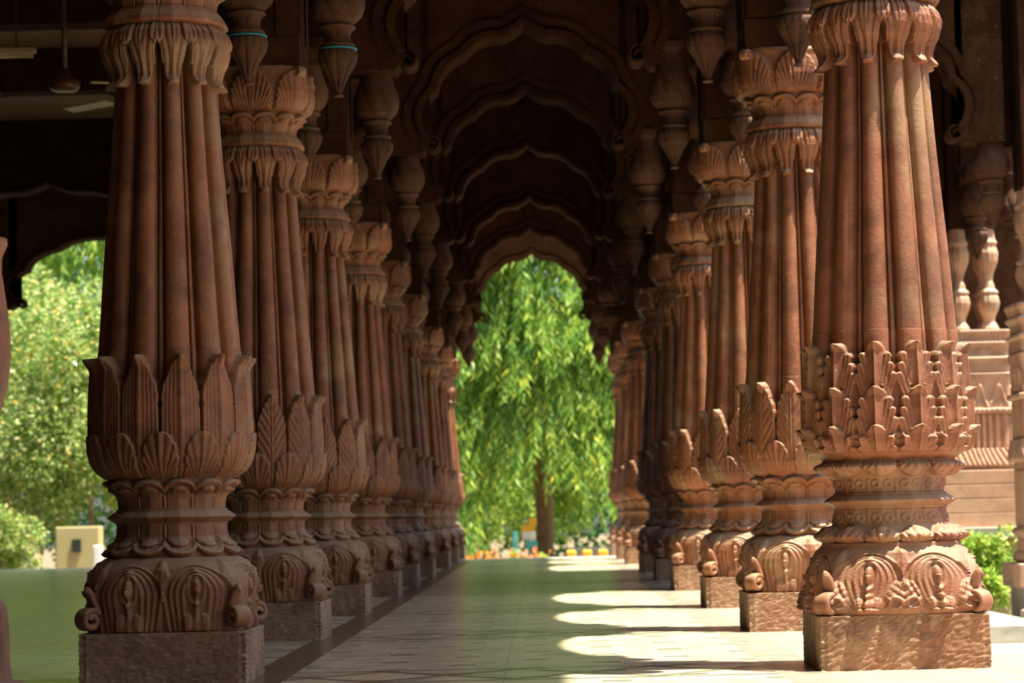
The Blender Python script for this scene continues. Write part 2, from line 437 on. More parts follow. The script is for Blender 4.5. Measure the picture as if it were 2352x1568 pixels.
def build_collar(variant):
    orn = variant == 'ornate'
    zz = []; rr = []
    # lower lotus, upside down: from z .437 up to .562
    s = np.linspace(.128, 0, 90)[:, None]
    rr.append(lotus_neck(s, orn) + (.006)); zz.append(.566 - s)
    # fillet + ring + fillet
    ring = [(.200, .567), (.207, .568), (.207, .574), (.212, .576), (.238, .593), (.236, .598), (.214, .614), (.206, .617), (.206, .623), (.199, .625)]
    a, z = prof(ring, 60)
    g = -.004 * gs(np.abs(U12)[None] - .93, .03)
    if orn: g = .004 * lobe((TH[None] % 15) / 15 * 2 + z * 60) * gs(z - .595, .018)
    rr.append(a * P12[None] + g + .0 * a); zz.append(z)
    s = np.linspace(0, .128, 90)[:, None]
    rr.append(lotus_neck(s, orn)); zz.append(.625 + s * .93)
    r = np.vstack(rr); z = np.vstack([q * np.ones((1, NQ)) for q in zz])
    return polar('collar', r, z)

def build_bulb(variant):
    z = np.linspace(.736, 1.205, 430)[:, None]
    Rz = np.interp(z, [.736, .745, .757, .775, .80, .84, .88, .98, 1.08, 1.14, 1.20], [.225, .240, .258, .273, .286, .296, .299, .298, .293, .288, .288])
    u = U12[None]; a = np.abs(u); b = np.abs(V12)[None]
    base = shaft_r(z)
    if variant != 'ornate':
        tip = 1.182
        w = np.clip((tip - z) / .135, 0, 1) ** .66
        saw = ((z * 24) % 1)
        w = w * (1 - .09 * (1 - lobe(z * 20)) * (z > .98)) * .98
        lr = Rz * P12[None]
        if variant == 'plain':
            qv = a * 5.2 + .8 * np.clip(z - 1.0, 0, 1) * 6 * a
            vein = .0065 * lobe(qv)
        else:
            qv = z * 19 - a * 2.6
            vein = .008 * lobe(qv) * sst((a - .08) / .1)
        lr = lr + vein - .003 + .007 * gs(u, .05)
        lr = lr + .026 * sst((z - 1.125) / .05) * gs(u, .35) + .004
        k = sst((w - a) / .05 + .5) * sst((tip + .002 - z) / .004)
        k = k * (1 - .9 * gs(a - 1, .025) * sst((z - .93) / .03))
        r = base * (1 - k) + lr * k
        # short fan leaves in the valleys
        zt = .900
        w2 = np.where(z > .80, .86 * np.sqrt(np.clip(1 - ((z - .80) / (zt - .80)) ** 2, 0, 1)), 0.86 - .9 * (.80 - z) / 1.0)
        w2 = w2 * (1 - .08 * (1 - lobe(z * 22)))
        fan = V12[None] * .17 / np.clip(z - .68, .04, 1)
        l2 = Rz * P12[None] + .017 - .006 * b + .0075 * lobe(np.abs(fan) * 2.6 + .5) + .004 * gs(V12[None], .06)
        k2 = sst((w2 - b) / .05 + .5) * (z < zt)
        r = r * (1 - k2) + np.maximum(r, l2) * k2
    else:
        back = Rz * P12[None] - .015 + .013 * sst((.865 - z) / .03)
        r = np.where(z < 1.075, np.maximum(base, back), base)
        def cap(a0, z0, a1, z1, w0, w1):
            px = (a - a0) * .076; pz = z - z0; dx = (a1 - a0) * .076; dz = z1 - z0
            t = np.clip((px * dx + pz * dz) / (dx * dx + dz * dz), 0, 1)
            return np.hypot(px - t * dx, pz - t * dz) / (w0 + (w1 - w0) * t)
        for (tip, off) in ((1.160, -.002), (1.000, .007), (.862, .015)):
            lr = np.full(r.shape, -1.0)
            S = Rz * P12[None] + off
            for k in (2, 1, 0):
                zt = tip - .052 - .036 * k; at = .62 + .11 * k
                dd = cap(.34 + .07 * k, zt - .10, at + .02, zt, .012, .0155)
                lr = np.where(dd < 1, np.maximum(lr, S - .008 + .013 * np.sqrt(np.clip(1 - dd ** 2, 0, 1)) - .006 * gs(dd, .3) + .006 * np.clip((z - zt + .03) / .03, 0, 1)), lr)
            h = tip - z
            w = .60 * np.clip(h / .05, 0, 1) ** .45 * np.where(h > .06, np.clip(1 - (h - .06) / .13, .32, 1), 1)
            main = S + .004 + .010 * gs(u, .07) - .010 * (a / .5) ** 2 + .014 * sst((z - (tip - .035)) / .03)
            lr = np.where((a < w) & (h > 0), np.maximum(lr, main), lr)
            r = np.maximum(r, lr)
        hh = np.hypot(V12[None] * .078, (z - .805)) 
        r = r + .012 * gs(hh - .024, .007) + .014 * gs(hh, .013)
        foot = sst((.772 - z) / .01)
        r = r * (1 - foot) + Rz * foot
    return polar('leaf_bulb', r, z)

def build_leaf_capital(variant):
    pts = [(.150, 2.170), (.222, 2.176), (.226, 2.182), (.219, 2.192), (.205, 2.206), (.204, 2.222), (.212, 2.25), (.228, 2.28), (.240, 2.315), (.241, 2.345), (.230, 2.375), (.212, 2.395), (.200, 2.402), (.195, 2.41)]
    Rz, z = prof(pts, 150)
    u = U12[None]; a = np.abs(u); b = np.abs(V12)[None]
    base = shaft_r(z) - .004
    w = np.interp(z, [2.174, 2.185, 2.21, 2.26, 2.31, 2.34], [.30, .42, .60, .80, .93, 1.2])
    sk = (z * 12) % 1
    w = w * (1 - .08 * sk)
    vein = .008 * lobe(a * 2.6 + .35 * np.sin((z - 2.17) * 22)) - .004
    lr = Rz * (.35 + .65 * P12[None]) + vein + .005 * gs(u, .06)
    k = sst((w - a) / .08 + .5)
    r = np.minimum(base, Rz) * (1 - k) + np.maximum(lr, np.minimum(base, Rz)) * k
    w2 = .5 * np.sqrt(np.clip(1 - ((z - 2.37) / .05) ** 2, 0, 1))
    k2 = sst((w2 - b) / .08 + .5) * (w2 > 0)
    r = r + .010 * k2 - .008 * gs(w2 - b, .06) * (w2 > .02)
    return polar('leaf_capital', r, z)

def build_capital_ring(variant):
    ring = [(.195, 2.40), (.215, 2.402), (.234, 2.408), (.237, 2.418), (.232, 2.43), (.216, 2.452), (.206, 2.458), (.206, 2.466), (.198, 2.468)]
    a, z = prof(ring, 46)
    g = -.004 * gs(np.abs(U12)[None] - .93, .03)
    if variant == 'ornate': g = .005 * lobe((TH[None] % 7.5) / 7.5 + z * 30) * gs(z - 2.42, .02)
    r1 = a * P12[None] + g; z1 = z * np.ones((1, NQ))
    s = np.linspace(0, .128, 80)[:, None]
    r2 = lotus_neck(s) * .975; z2 = (2.468 + s * .86) * np.ones((1, NQ))
    return polar('capital_ring', np.vstack([r1, r2]), np.vstack([z1, z2]))

def build_capital_bell():
    pts = [(.215, 2.568), (.236, 2.575), (.252, 2.59), (.266, 2.62), (.270, 2.66), (.264, 2.71), (.256, 2.75), (.258, 2.775), (.25, 2.79), (.2, 2.795)]
    a, z = prof(pts, 110)
    v = (z - 2.575) / .21
    n = np.interp(v, [0, .5, 1], [2.2, 3.2, 5.0])
    b = np.abs(V8)[None]
    w = .93 * np.sqrt(np.clip(1 - (np.clip(v - .35, 0, 1) / .58) ** 2, 0, 1)) * (1 - .06 * ((v * 7) % 1))
    ins = sst((w - b) / .06 + .5) * (w > 0)
    q = b / np.clip(.35 + .65 * v, .1, 1)
    d = ins * (.006 + .010 * lobe(q * 3.3) + .006 * gs(b, .05)) - .008 * (1 - ins) + .010 * ins * sst((v - .7) / .25)
    return polar('capital_bell', a * superell(n) + d * sst(v / .04 + .01), z)

def spiral_path(cx, cz, r0, turns, a0, n=60, direction=1, shrink=.28):
    t = np.linspace(0, 1, n); r = r0 * (1 - (1 - shrink) * t); a = a0 + direction * 2 * PI * turns * t
    return np.stack([cx + r * np.cos(a), np.zeros(n), cz + r * np.sin(a)], -1)
def build_volute():
    # leaf flick rising from the scroll, in the plane of +X (radial) and Z
    sp = spiral_path(.380, .230, .038, 1.35, PI * .80, 60, -1)
    lead = np.array([(.392, 0, .342), (.380, 0, .336), (.371, 0, .322), (.366, 0, .305), (.360, 0, .288), (.352, 0, .270)])
    P = np.vstack([lead, sp]); n = len(P)
    wx = np.interp(np.linspace(0, 1, n), [0, .03, .09, .2, 1], [.006, .018, .030, .034, .036])
    return tube_mesh('volute', sweep(P, wx, .012, 16))
def build_top_volute():
    sp = spiral_path(.335, 2.752, .026, 1.2, PI * .9, 44, -1, .2)
    lead = np.array([(.285, 0, 2.64), (.298, 0, 2.68), (.305, 0, 2.72)])
    P = np.vstack([lead, sp]); n = len(P)
    wx = np.interp(np.linspace(0, 1, n), [0, .15, 1], [.016, .024, .026])
    return tube_mesh('capital_volute', sweep(P, wx, .009, 12))

def build_pendant():
    prf = [(.001, 2.664), (.024, 2.664), (.026, 2.672), (.016, 2.678), (.018, 2.69), (.032, 2.73), (.062, 2.785), (.088, 2.825), (.097, 2.858), (.093, 2.885), (.075, 2.905), (.072, 2.908),
           (.086, 2.911), (.088, 2.921), (.078, 2.932), (.066, 2.938), (.064, 2.965), (.070, 2.99), (.092, 3.008), (.088, 3.018), (.070, 3.022),
           (.090, 3.035), (.118, 3.065), (.130, 3.11), (.128, 3.16), (.112, 3.23), (.092, 3.30), (.084, 3.36), (.10, 3.40), (.10, 3.44)]
    def fn(th, z):
        a = th * 8 / (2 * PI); f = np.abs(np.sin(PI * a))
        d = .010 * (np.sqrt(f) - .6) * sst((z - 2.69) / .03) * sst((2.86 - z) / .02)
        d = d + .006 * lobe(a * 2) * gs(z - 2.875, .02)
        d = d + .012 * lobe(a + z * 4) * gs(z - 3.15, .10) - .004 * gs(z - 2.97, .02) * (f < .3)
        return d
    return lathe('pendant', prf, 96, lobe_fn=fn, rows=150)

def plinth_mesh(h, half, seed):
    # slightly rough dressed block
    rng = np.random.default_rng(seed)
    n = 40
    a = np.linspace(0, 1, n, endpoint=False); side = np.concatenate([np.stack([-1 + 2 * a, -np.ones(n)], -1), np.stack([np.ones(n), -1 + 2 * a], -1), np.stack([1 - 2 * a, np.ones(n)], -1), np.stack([-np.ones(n), 1 - 2 * a], -1)])
    zs = np.r_[0, np.linspace(.004, h - .006, 22), h - .001, h, h]
    X = []; Y = []; Z = []
    for k, z in enumerate(zs):
        s = half * (1 - .012 * (k >= len(zs) - 2)) * (.0 if False else 1)
        if k == len(zs) - 1: s = half * .6
        j = rng.normal(0, .0013, (len(side), 2)) if k < len(zs) - 1 else 0
        c = np.ones(len(side)); corner = np.abs(side).min(1) > .94; c = c - corner * (.008 + .010 * abs(rng.normal(0, 1)) * (0 < k < len(zs) - 1))
        p = side * s * c[:, None] + j
        X.append(p[:, 0]); Y.append(p[:, 1]); Z.append(np.full(len(side), z))
    me = grid_mesh('plinth', np.array(X), np.array(Y), np.array(Z), False)
    return me

print('carving')
ME = {'shaft': build_shaft(), 'cap': build_leaf_capital('plain'), 'bell': build_capital_bell(), 'vol': build_volute(), 'tvol': build_top_volute(), 'pend': build_pendant()}
for vr in ('plain', 'feather', 'ornate'):
    ME['bulb_' + vr] = build_bulb(vr)
for vr in ('plain', 'ornate'):
    ME['base_' + vr] = build_base(vr); ME['collar_' + vr] = build_collar(vr); ME['cring_' + vr] = build_capital_ring(vr)
ME['plinth_plain'] = plinth_mesh(.182, .302, 1); ME['plinth_ornate'] = plinth_mesh(.192, .302, 2)
MATCOPY = {}
def use(me, matkey):
    k = (me.name, matkey)
    if k not in MATCOPY:
        m2 = me if len(me.materials) == 0 else me.copy()
        if len(m2.materials) == 0: m2.materials.append(M[matkey])
        else: m2.materials[0] = M[matkey]
        MATCOPY[k] = m2
    return MATCOPY[k]
ZTOP = 4.95
def make_column(kind, stonek, plinthk, pends):
    root = empty('carved_column')
    o = 'ornate' if kind == 'ornate' else 'plain'
    link('plinth', use(ME['plinth_' + o], plinthk), None, root)
    link('base', use(ME['base_' + o], stonek), None, root)
    link('collar', use(ME['collar_' + o], stonek), None, root)
    link('leaf_bulb', use(ME['bulb_' + kind], stonek), None, root)
    link('shaft', use(ME['shaft'], stonek), None, root)
    link('leaf_capital', use(ME['cap'], stonek), None, root)
    link('capital_ring', use(ME['cring_' + o], stonek), None, root)
    link('capital_bell', use(ME['bell'], stonek), None, root)
    for k in range(4):
        v = link('volute', use(ME['vol'], stonek), None, root); v.rotation_euler.z = R(45 + 90 * k)
        v = link('capital_volute', use(ME['tvol'], stonek), None, root); v.rotation_euler.z = R(45 + 90 * k)
    h = .238
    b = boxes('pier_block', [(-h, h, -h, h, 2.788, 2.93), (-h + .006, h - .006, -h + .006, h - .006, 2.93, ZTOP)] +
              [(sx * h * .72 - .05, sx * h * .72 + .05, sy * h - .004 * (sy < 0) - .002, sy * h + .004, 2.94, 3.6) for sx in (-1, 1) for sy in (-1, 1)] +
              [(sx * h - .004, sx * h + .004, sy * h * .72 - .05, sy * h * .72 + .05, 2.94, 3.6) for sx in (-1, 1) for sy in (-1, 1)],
              M['arch'] if stonek == 'stone' else M[stonek], root, .004)  # plain columns' upper block takes the darkened stone, shade in its colour
    for a in pends:
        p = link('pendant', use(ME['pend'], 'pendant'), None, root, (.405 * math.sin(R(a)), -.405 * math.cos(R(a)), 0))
    return root

# ------------------------------------------------------------------ columns
ordn = ['front', 'second', 'third', 'fourth', 'fifth', 'sixth', 'seventh', 'eighth', 'ninth and farthest']
colL = make_column('plain', 'stone', 'plinth', (0, 90, 180, 270)); colL.location = (XL, DL[0], 0)
tag(colL, 'big brown sandstone lotus column at the left front, smooth vertical veined leaves', 'column', 'left row of columns')
colR = make_column('ornate', 'stone_front', 'plinth_front', (0, 90, 180, 270)); colR.location = (XR, DR[0], 0)
tag(colR, 'big reddish sandstone column at the right front, richly carved in three tiers of leaves', 'column', 'right row of columns')
proto = make_column('feather', 'stone', 'plinth', (0, 90, 180, 270)); proto.location = (XL, DL[1], 0)
tag(proto, 'lotus column with feathered leaves, directly behind the front left column', 'column', 'left row of columns')
def lighten(c, i):
    if i < 3: return
    for ch in children(c):
        lo = LOW.get(ch.data.name)
        if lo is not None:
            if len(lo.materials) == 0: lo.materials.append(ch.data.materials[0])
            ch.data = lo
for i in range(2, 9):
    c = copy_tree(proto); c.location = (XL, DL[i], 0); lighten(c, i)
    c['label'] = 'sandstone lotus column, %s from the front in the left row' % ordn[i]
for i in range(1, 9):
    c = copy_tree(proto); c.location = (XR, DR[i], 0); lighten(c, i); c['group'] = 'right row of columns'
    c['label'] = 'sandstone lotus column, %s from the front in the right row' % ordn[i]

tm = lathe('thread', [(.088, 2.898), (.097, 2.898), (.097, 2.905), (.088, 2.905)], 48)
for p in [c for c in children(proto) if c.name.startswith('pendant')][:2]:
    link('thread', use(tm, 'thread'), None, p)
# ------------------------------------------------------------------ cusped arches
def arch_outline(hs, rise=0.0, n=10):
    """right half, from curl to apex; hs scales the half span (.72 = corridor)"""
    k = hs / .76
    P = [(.715, 3.42), (.655, 3.78), (.445, 4.03), (.165, 4.155), (0, 4.26)]
    bul = [.085, .050, .045, -.012]
    out = []
    for (a, b), g in zip(zip(P[:-1], P[1:]), bul):
        a = np.array(a); b = np.array(b); d = b - a; nrm = np.array([-d[1], d[0]]) ; nrm = nrm / np.linalg.norm(nrm)
        if nrm[0] < 0 and nrm[1] < 0: nrm = -nrm
        nrm = np.array([d[1], -d[0]]) / np.linalg.norm(d)
        if nrm[0] + nrm[1] < 0: nrm = -nrm
        for t in np.linspace(0, 1, n, endpoint=False):
            out.append(a + d * t + nrm * g * 4 * t * (1 - t))
    out.append(np.array(P[-1]))
    o = np.array(out); o[:, 0] *= k
    return o
def make_arch(length, hs, thick=.30, matk='arch'):
    """spans along local X, centred; length = clear distance between block faces"""
    root = empty('cusped_arch')
    half = length / 2; o = arch_outline(hs)
    full = np.vstack([o, (o * [-1, 1])[::-1][1:]])
    n = len(full)
    def wall(name, bottom, top, y0, y1, m):
        k = len(bottom); V = []
        for y in (y0, y1):
            V += [(p[0], y, p[1]) for p in bottom] + [(p[0], y, p[1]) for p in top]
        F = []
        for i in range(k - 1):
            F.append((i, i + 1, k + i + 1, k + i)); F.append((2 * k + i + 1, 2 * k + i, 3 * k + i, 3 * k + i + 1))
            F.append((i + 1, i, 2 * k + i, 2 * k + i + 1)); F.append((k + i, k + i + 1, 3 * k + i + 1, 3 * k + i))
        F.append((0, k, 3 * k, 2 * k)); F.append((k - 1, 3 * k - 1, 4 * k - 1, 2 * k - 1))
        return link(name, quad_mesh(name, V, F, False), M[m], root)
    sh = [(half, 3.30), (hs + .02, 3.30), (hs * .94 + .02, 3.36)]
    bot = sh + [tuple(p) for p in full] + [(-a, b) for a, b in sh[::-1]]
    top = [(p[0], ZTOP) for p in bot]
    wall('spandrel', bot, top, -thick / 2, thick / 2, matk)
    # moulded edge: proud rolls either side following the cusps
    offs = []
    c = np.array([0, 3.55])
    for p in full:
        d = p - c; d = d / np.linalg.norm(d); offs.append(p + d * .055)
    offs = np.array(offs)
    for s in (-1, 1):
        y0 = s * thick / 2; y1 = s * (thick / 2 + .035)
        wall('edge_moulding', [tuple(p + (p - c) / np.linalg.norm(p - c) * .004) for p in full], [tuple(p) for p in offs], min(y0, y1), max(y0, y1), matk)
        offs2 = np.array([p + (p - c) / np.linalg.norm(p - c) * .09 for p in offs])
        offs1 = np.array([p + (p - c) / np.linalg.norm(p - c) * .03 for p in offs])
        y1 = s * (thick / 2 + .018)
        wall('outer_moulding', [tuple(p) for p in offs1], [tuple(p) for p in offs2], min(y0, y1), max(y0, y1), matk)
    for s in (-1, 1):
        sp = spiral_path(0, 0, .062, 1.3, PI * .5, 40, -1, .25); sp[:, 0] *= 1
        lead = np.array([(.06, 0, .34), (.03, 0, .22), (.012, 0, .12)])
        P = np.vstack([lead[:0], sp]); P[:, 0] = s * (hs * .93 - P[:, 0]) ; P[:, 2] += 3.37
        link('curl', tube_mesh('curl', sweep(P, thick / 2 * .9, .014, 12)), M[matk], root)
    return root
cxm = (XL + XR) / 2; clear = XR - XL - .476
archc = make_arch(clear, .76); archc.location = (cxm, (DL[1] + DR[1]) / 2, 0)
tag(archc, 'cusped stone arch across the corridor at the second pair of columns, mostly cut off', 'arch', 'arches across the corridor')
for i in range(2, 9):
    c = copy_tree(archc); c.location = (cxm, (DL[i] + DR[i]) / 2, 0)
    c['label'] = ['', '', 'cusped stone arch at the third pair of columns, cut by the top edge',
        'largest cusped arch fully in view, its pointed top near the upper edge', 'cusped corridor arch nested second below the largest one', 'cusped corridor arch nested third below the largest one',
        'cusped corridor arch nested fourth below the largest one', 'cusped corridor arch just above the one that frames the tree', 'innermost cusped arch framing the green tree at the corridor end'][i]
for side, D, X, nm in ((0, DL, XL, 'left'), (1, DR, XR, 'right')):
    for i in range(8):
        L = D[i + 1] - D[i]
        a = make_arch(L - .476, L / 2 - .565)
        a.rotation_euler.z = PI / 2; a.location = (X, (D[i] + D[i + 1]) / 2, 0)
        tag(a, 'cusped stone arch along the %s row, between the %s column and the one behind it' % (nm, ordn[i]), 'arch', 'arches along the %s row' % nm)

# ------------------------------------------------------------------ setting
def struct(o, label=None): o['kind'] = 'structure'; return o
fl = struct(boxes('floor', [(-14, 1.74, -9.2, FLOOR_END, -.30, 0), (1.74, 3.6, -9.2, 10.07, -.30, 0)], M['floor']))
ce = struct(boxes('ceiling', [(-9.8, 1.56, -9, FLOOR_END - .3, ZTOP, ZTOP + .25), (1.56, 4.1, 19.2, 26.6, ZTOP, ZTOP + .25)], M['ceil']))  # stretch over and behind the camera is added to cut front light
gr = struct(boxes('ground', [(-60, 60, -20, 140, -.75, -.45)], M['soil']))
wall = struct(boxes('light_block_left', [(-10.0, -9.7, -9.0, 30.0, 0, ZTOP)], M['arch']))  # unseen wall, added to keep light out of the left hall
struct(boxes('light_block_back', [(-10.0, 1.5, -9.2, -9.0, 0, ZTOP)], M['arch']))  # unseen wall behind the camera, added to block front light
struct(boxes('light_block_right', [(1.6, 3.9, 26.3, 26.5, -.3, ZTOP), (3.9, 7.5, 26.3, 26.5, 2.05, ZTOP), (1.6, 1.8, -9, 4.0, 0, ZTOP)], M['arch']))  # added walls: two darken the porch background, one unseen cuts front-right light
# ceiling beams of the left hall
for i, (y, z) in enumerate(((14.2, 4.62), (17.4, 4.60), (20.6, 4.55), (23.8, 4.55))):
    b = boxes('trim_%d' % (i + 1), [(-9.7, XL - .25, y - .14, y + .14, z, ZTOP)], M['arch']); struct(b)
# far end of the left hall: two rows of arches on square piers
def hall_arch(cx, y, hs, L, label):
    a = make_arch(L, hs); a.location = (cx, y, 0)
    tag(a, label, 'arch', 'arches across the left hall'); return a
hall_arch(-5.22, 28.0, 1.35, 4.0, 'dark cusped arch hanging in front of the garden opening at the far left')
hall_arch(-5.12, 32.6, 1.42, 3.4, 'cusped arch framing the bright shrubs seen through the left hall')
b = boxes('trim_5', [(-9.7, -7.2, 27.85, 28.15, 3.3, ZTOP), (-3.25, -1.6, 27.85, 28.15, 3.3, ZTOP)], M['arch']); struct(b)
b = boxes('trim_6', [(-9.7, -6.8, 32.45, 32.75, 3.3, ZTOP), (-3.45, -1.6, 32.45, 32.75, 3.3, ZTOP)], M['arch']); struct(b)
# stone eaves along the sunny side
ev = boxes('eave_slab', [(1.45, 1.60, -9, 19.2, 4.62, 4.70), (1.45, 1.60, 26.6, FLOOR_END + .2, 4.62, 4.70)], M['arch'])
tag(ev, 'projecting stone eave above the sunny right row of columns', 'eave')

# ------------------------------------------------------------------ right-hand porch piers
def make_pier():
    root = empty('carved_pier')
    boxes('foot_slab', [(-.36, .36, -.36, .36, -.04, .14)], M['pale'], root, .012)
    boxes('foot_base', [(-.31, .31, -.31, .31, -.45, -.04)], M['grey'], root, .01)
    def sq(name, pts, rows, n=12, fn=None, mat='pale'):
        a, z = prof(pts, rows); r = a * superell(np.full_like(z, n))
        if fn is not None: r = r + fn(z)
        return link(name, polar(name, r, z), M[mat], root)
    sq('torus_moulding', [(.27, .14), (.30, .16), (.30, .20), (.265, .23), (.265, .33), (.30, .36), (.305, .38), (.28, .40), (.265, .41)], 40)
    boxes('panel_block', [(-.262, .262, -.262, .262, .41, .90), (-.17, .17, -.272, -.26, .48, .83), (-.272, -.26, -.17, .17, .48, .83)], M['pale'], root, .008)
    sq('scroll_leaf_band', [(.27, .89), (.30, .90), (.295, .94), (.285, 1.0), (.275, 1.06)], 60, fn=lambda z: .02 * lobe(V8[None] * 3 + (z - .9) * 10) * sst((z - .9) / .02))
    sq('fluted_band', [(.268, 1.06), (.272, 1.07), (.272, 1.34), (.268, 1.36)], 20, fn=lambda z: -.030 * (np.abs(np.sin(R(1) * TH[None] * 16)) < .62))
    sq('bead_band', [(.27, 1.355), (.296, 1.36), (.30, 1.38), (.296, 1.40), (.26, 1.405)], 14, fn=lambda z: .008 * np.abs(np.sin(R(1) * TH[None] * 24)))
    sq('swag_band', [(.255, 1.40), (.258, 1.5), (.27, 1.6), (.285, 1.68), (.29, 1.70), (.26, 1.71)], 60, fn=lambda z: .020 * gs(z - 1.50 - .09 * np.cos(R(1) * TH[None] * 12), .022) + .010 * lobe(U12[None] * 2) * (z < 1.46))
    sq('cornice', [(.26, 1.70), (.275, 1.72), (.275, 1.80), (.298, 1.815), (.298, 1.835), (.265, 1.85), (.268, 1.92), (.295, 1.95), (.295, 1.965), (.27, 1.98), (.285, 2.03), (.30, 2.045), (.30, 2.07), (.24, 2.075)], 80,
       fn=lambda z: .008 * np.abs(np.sin(R(1) * TH[None] * 30)) * gs(z - 1.99, .05))
    vp = [(.03, 2.07), (.09, 2.08), (.07, 2.12), (.05, 2.15), (.055, 2.19), (.085, 2.25), (.10, 2.31), (.09, 2.36), (.075, 2.38), (.09, 2.39), (.09, 2.41), (.06, 2.43), (.055, 2.47), (.04, 2.5), (.05, 2.56), (.09, 2.66), (.10, 2.74), (.08, 2.80), (.095, 2.83), (.075, 2.86), (.07, 2.9), (.06, 3.0)]
    vm = lathe('vase', vp, 48, 12, .08, rows=80)
    for sx in (-1, 1):
        for sy in (-1, 1): link('vase', use(vm, 'pale'), None, root, (.125 * sx, .125 * sy, 0))
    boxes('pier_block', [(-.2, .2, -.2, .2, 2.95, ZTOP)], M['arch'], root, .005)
    for a in (0, 90, 270):
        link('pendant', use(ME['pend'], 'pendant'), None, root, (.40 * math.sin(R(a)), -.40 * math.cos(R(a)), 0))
    return root
PX = 3.78
p4 = make_pier(); p4.location = (PX + .09, 19.65, 0)
tag(p4, 'dark-sided carved porch pier cut by the right edge of the photo', 'pier', 'porch piers')
p5 = copy_tree(p4); p5.location = (PX, 22.6, 0)
p5['label'] = 'sunlit carved porch pier with fluted band and vases, seen right of the front right column'
for y, lb in ((19.65, 'brown cusped porch arch high at the upper right corner'), (22.6, 'farther porch arch with a curl, above the sunlit carved pier')):
    a = make_arch(PX - XR - .45, .72); a.location = ((PX + XR) / 2, y, 0); tag(a, lb, 'arch', 'porch arches')
a = make_arch(2.95 - .45, .95); a.rotation_euler.z = PI / 2; a.location = (PX, 21.12, 0)
tag(a, 'porch arch joining the two carved piers at the right', 'arch', 'porch arches')
w = boxes('coursed_wall', [(2.7, 4.06, 21.95, 22.22, .395 + k * .12, .51 + k * .12) for k in range(4)], M['pale'], None, .006)
tag(w, 'low wall of pink sandstone courses at the foot of the sunlit pier', 'wall')
w = boxes('stone_ledge', [(2.6, 4.1, 21.85, 22.23, .30, .39)], M['grey'], None, .006); tag(w, 'pale stone ledge under the pink coursed wall', 'ledge')
w = boxes('planter_wall', [(2.6, 4.1, 21.97, 22.23, -.45, .30)], M['ochre_wall']); tag(w, 'ochre wall behind the green bush under the ledge', 'wall')
st = empty('stone_steps', (3.0, 17, -.45)); tag(st, 'grey-green stone steps beyond the right platform edge', 'steps')
for k, (y0, y1, z) in enumerate(((15.2, 21.4, -.33), (17.2, 21.4, -.21), (19.6, 21.4, -.09), (20.9, 21.4, -.01))):
    s_ = boxes('step', [(-1.2, .33, y0 - 17, y1 - 17, (0 if k == 0 else z + .45 - .12), z + .45)], M['grey'], st, .01)
w = boxes('stone_kerb', [(1.8, 4.4, 13.6, 13.9, -.45, -.30)], M['grey'], None, .01); tag(w, 'low grey stone kerb right of the front right column base', 'kerb')
w = boxes('bollard_base', [(3.35, 4.2, 18.4, 19.1, -.45, -.30), (3.45, 4.1, 18.5, 19.0, -.30, -.18), (3.55, 4.0, 18.6, 19.0, -.18, -.06)], M['grey'], None, .02)
tag(w, 'pale blue-grey stepped stone base below the right edge pier', 'stone base')

# ------------------------------------------------------------------ leafy foreground colonnette at the left edge
cp = [(.30, 0), (.30, .10), (.262, .105), (.262, .125), (.255, .14), (.212, .15), (.205, .2), (.204, .30), (.196, .36), (.13, .42), (.12, .5), (.165, .56), (.13, .62), (.12, .72), (.150, .80), (.185, .88), (.207, .95), (.217, 1.04), (.215, 1.12), (.203, 1.21), (.193, 1.28), (.195, 1.32), (.210, 1.35), (.214, 1.365), (.205, 1.372), (.17, 1.36), (.15, 1.5), (.13, 2.2), (.12, 2.9), (.16, 2.95), (.18, 3.0), (.16, 3.1), (.13, 3.3), (.13, ZTOP)]
cm = lathe('porch_colonnette', cp, 120, 12, .05, rows=260)
o = link('porch_colonnette', cm, M['stone_front'], None, (-1.672, 7.2, 0)); tag(o, 'blurred curved colonnette just entering at the left edge', 'colonnette')

# ------------------------------------------------------------------ ceiling fan and tube lamp in the left hall
fan = empty('ceiling_fan', (-3.60, 20.0, 0)); tag(fan, 'brown ceiling fan hanging on a long rod in the dark left hall', 'ceiling fan')
link('rod', lathe('rod', [(.001, 4.03), (.02, 4.03), (.02, ZTOP), (.001, ZTOP)], 16), M['fan'], fan)
link('motor', lathe('motor', [(.001, 3.93), (.09, 3.93), (.12, 3.96), (.12, 4.0), (.06, 4.04), (.03, 4.10), (.001, 4.10)], 32), M['fan'], fan)
bl = boxes('blade', [(.1, .62, -.065, .065, 3.945, 3.955)], M['cream'], fan, .003); bl.rotation_euler = (R(8), 0, R(20))
for a in (140, 260):
    c = bl.copy(); COL.objects.link(c); c.parent = fan; c.rotation_euler = (R(8), 0, R(a))
tl = empty('tube_lamp', (-4.36, 20.2, 4.25)); tag(tl, 'pale unlit tube lamp against the dark ceiling at the upper left', 'lamp')
boxes('fixture', [(-.6, .5, -.03, .03, .02, .06)], M['cream'], tl, .004)
me = lathe('tube', [(.001, -.55), (.016, -.55), (.016, .48), (.001, .48)], 16)
c = link('tube', me, M['cream'], tl); c.rotation_euler = (0, PI / 2, 0)
for sx in (-.45, .35):
    boxes('hanger', [(sx - .006, sx + .006, -.006, .006, .05, ZTOP - 4.25)], M['fan'], tl)

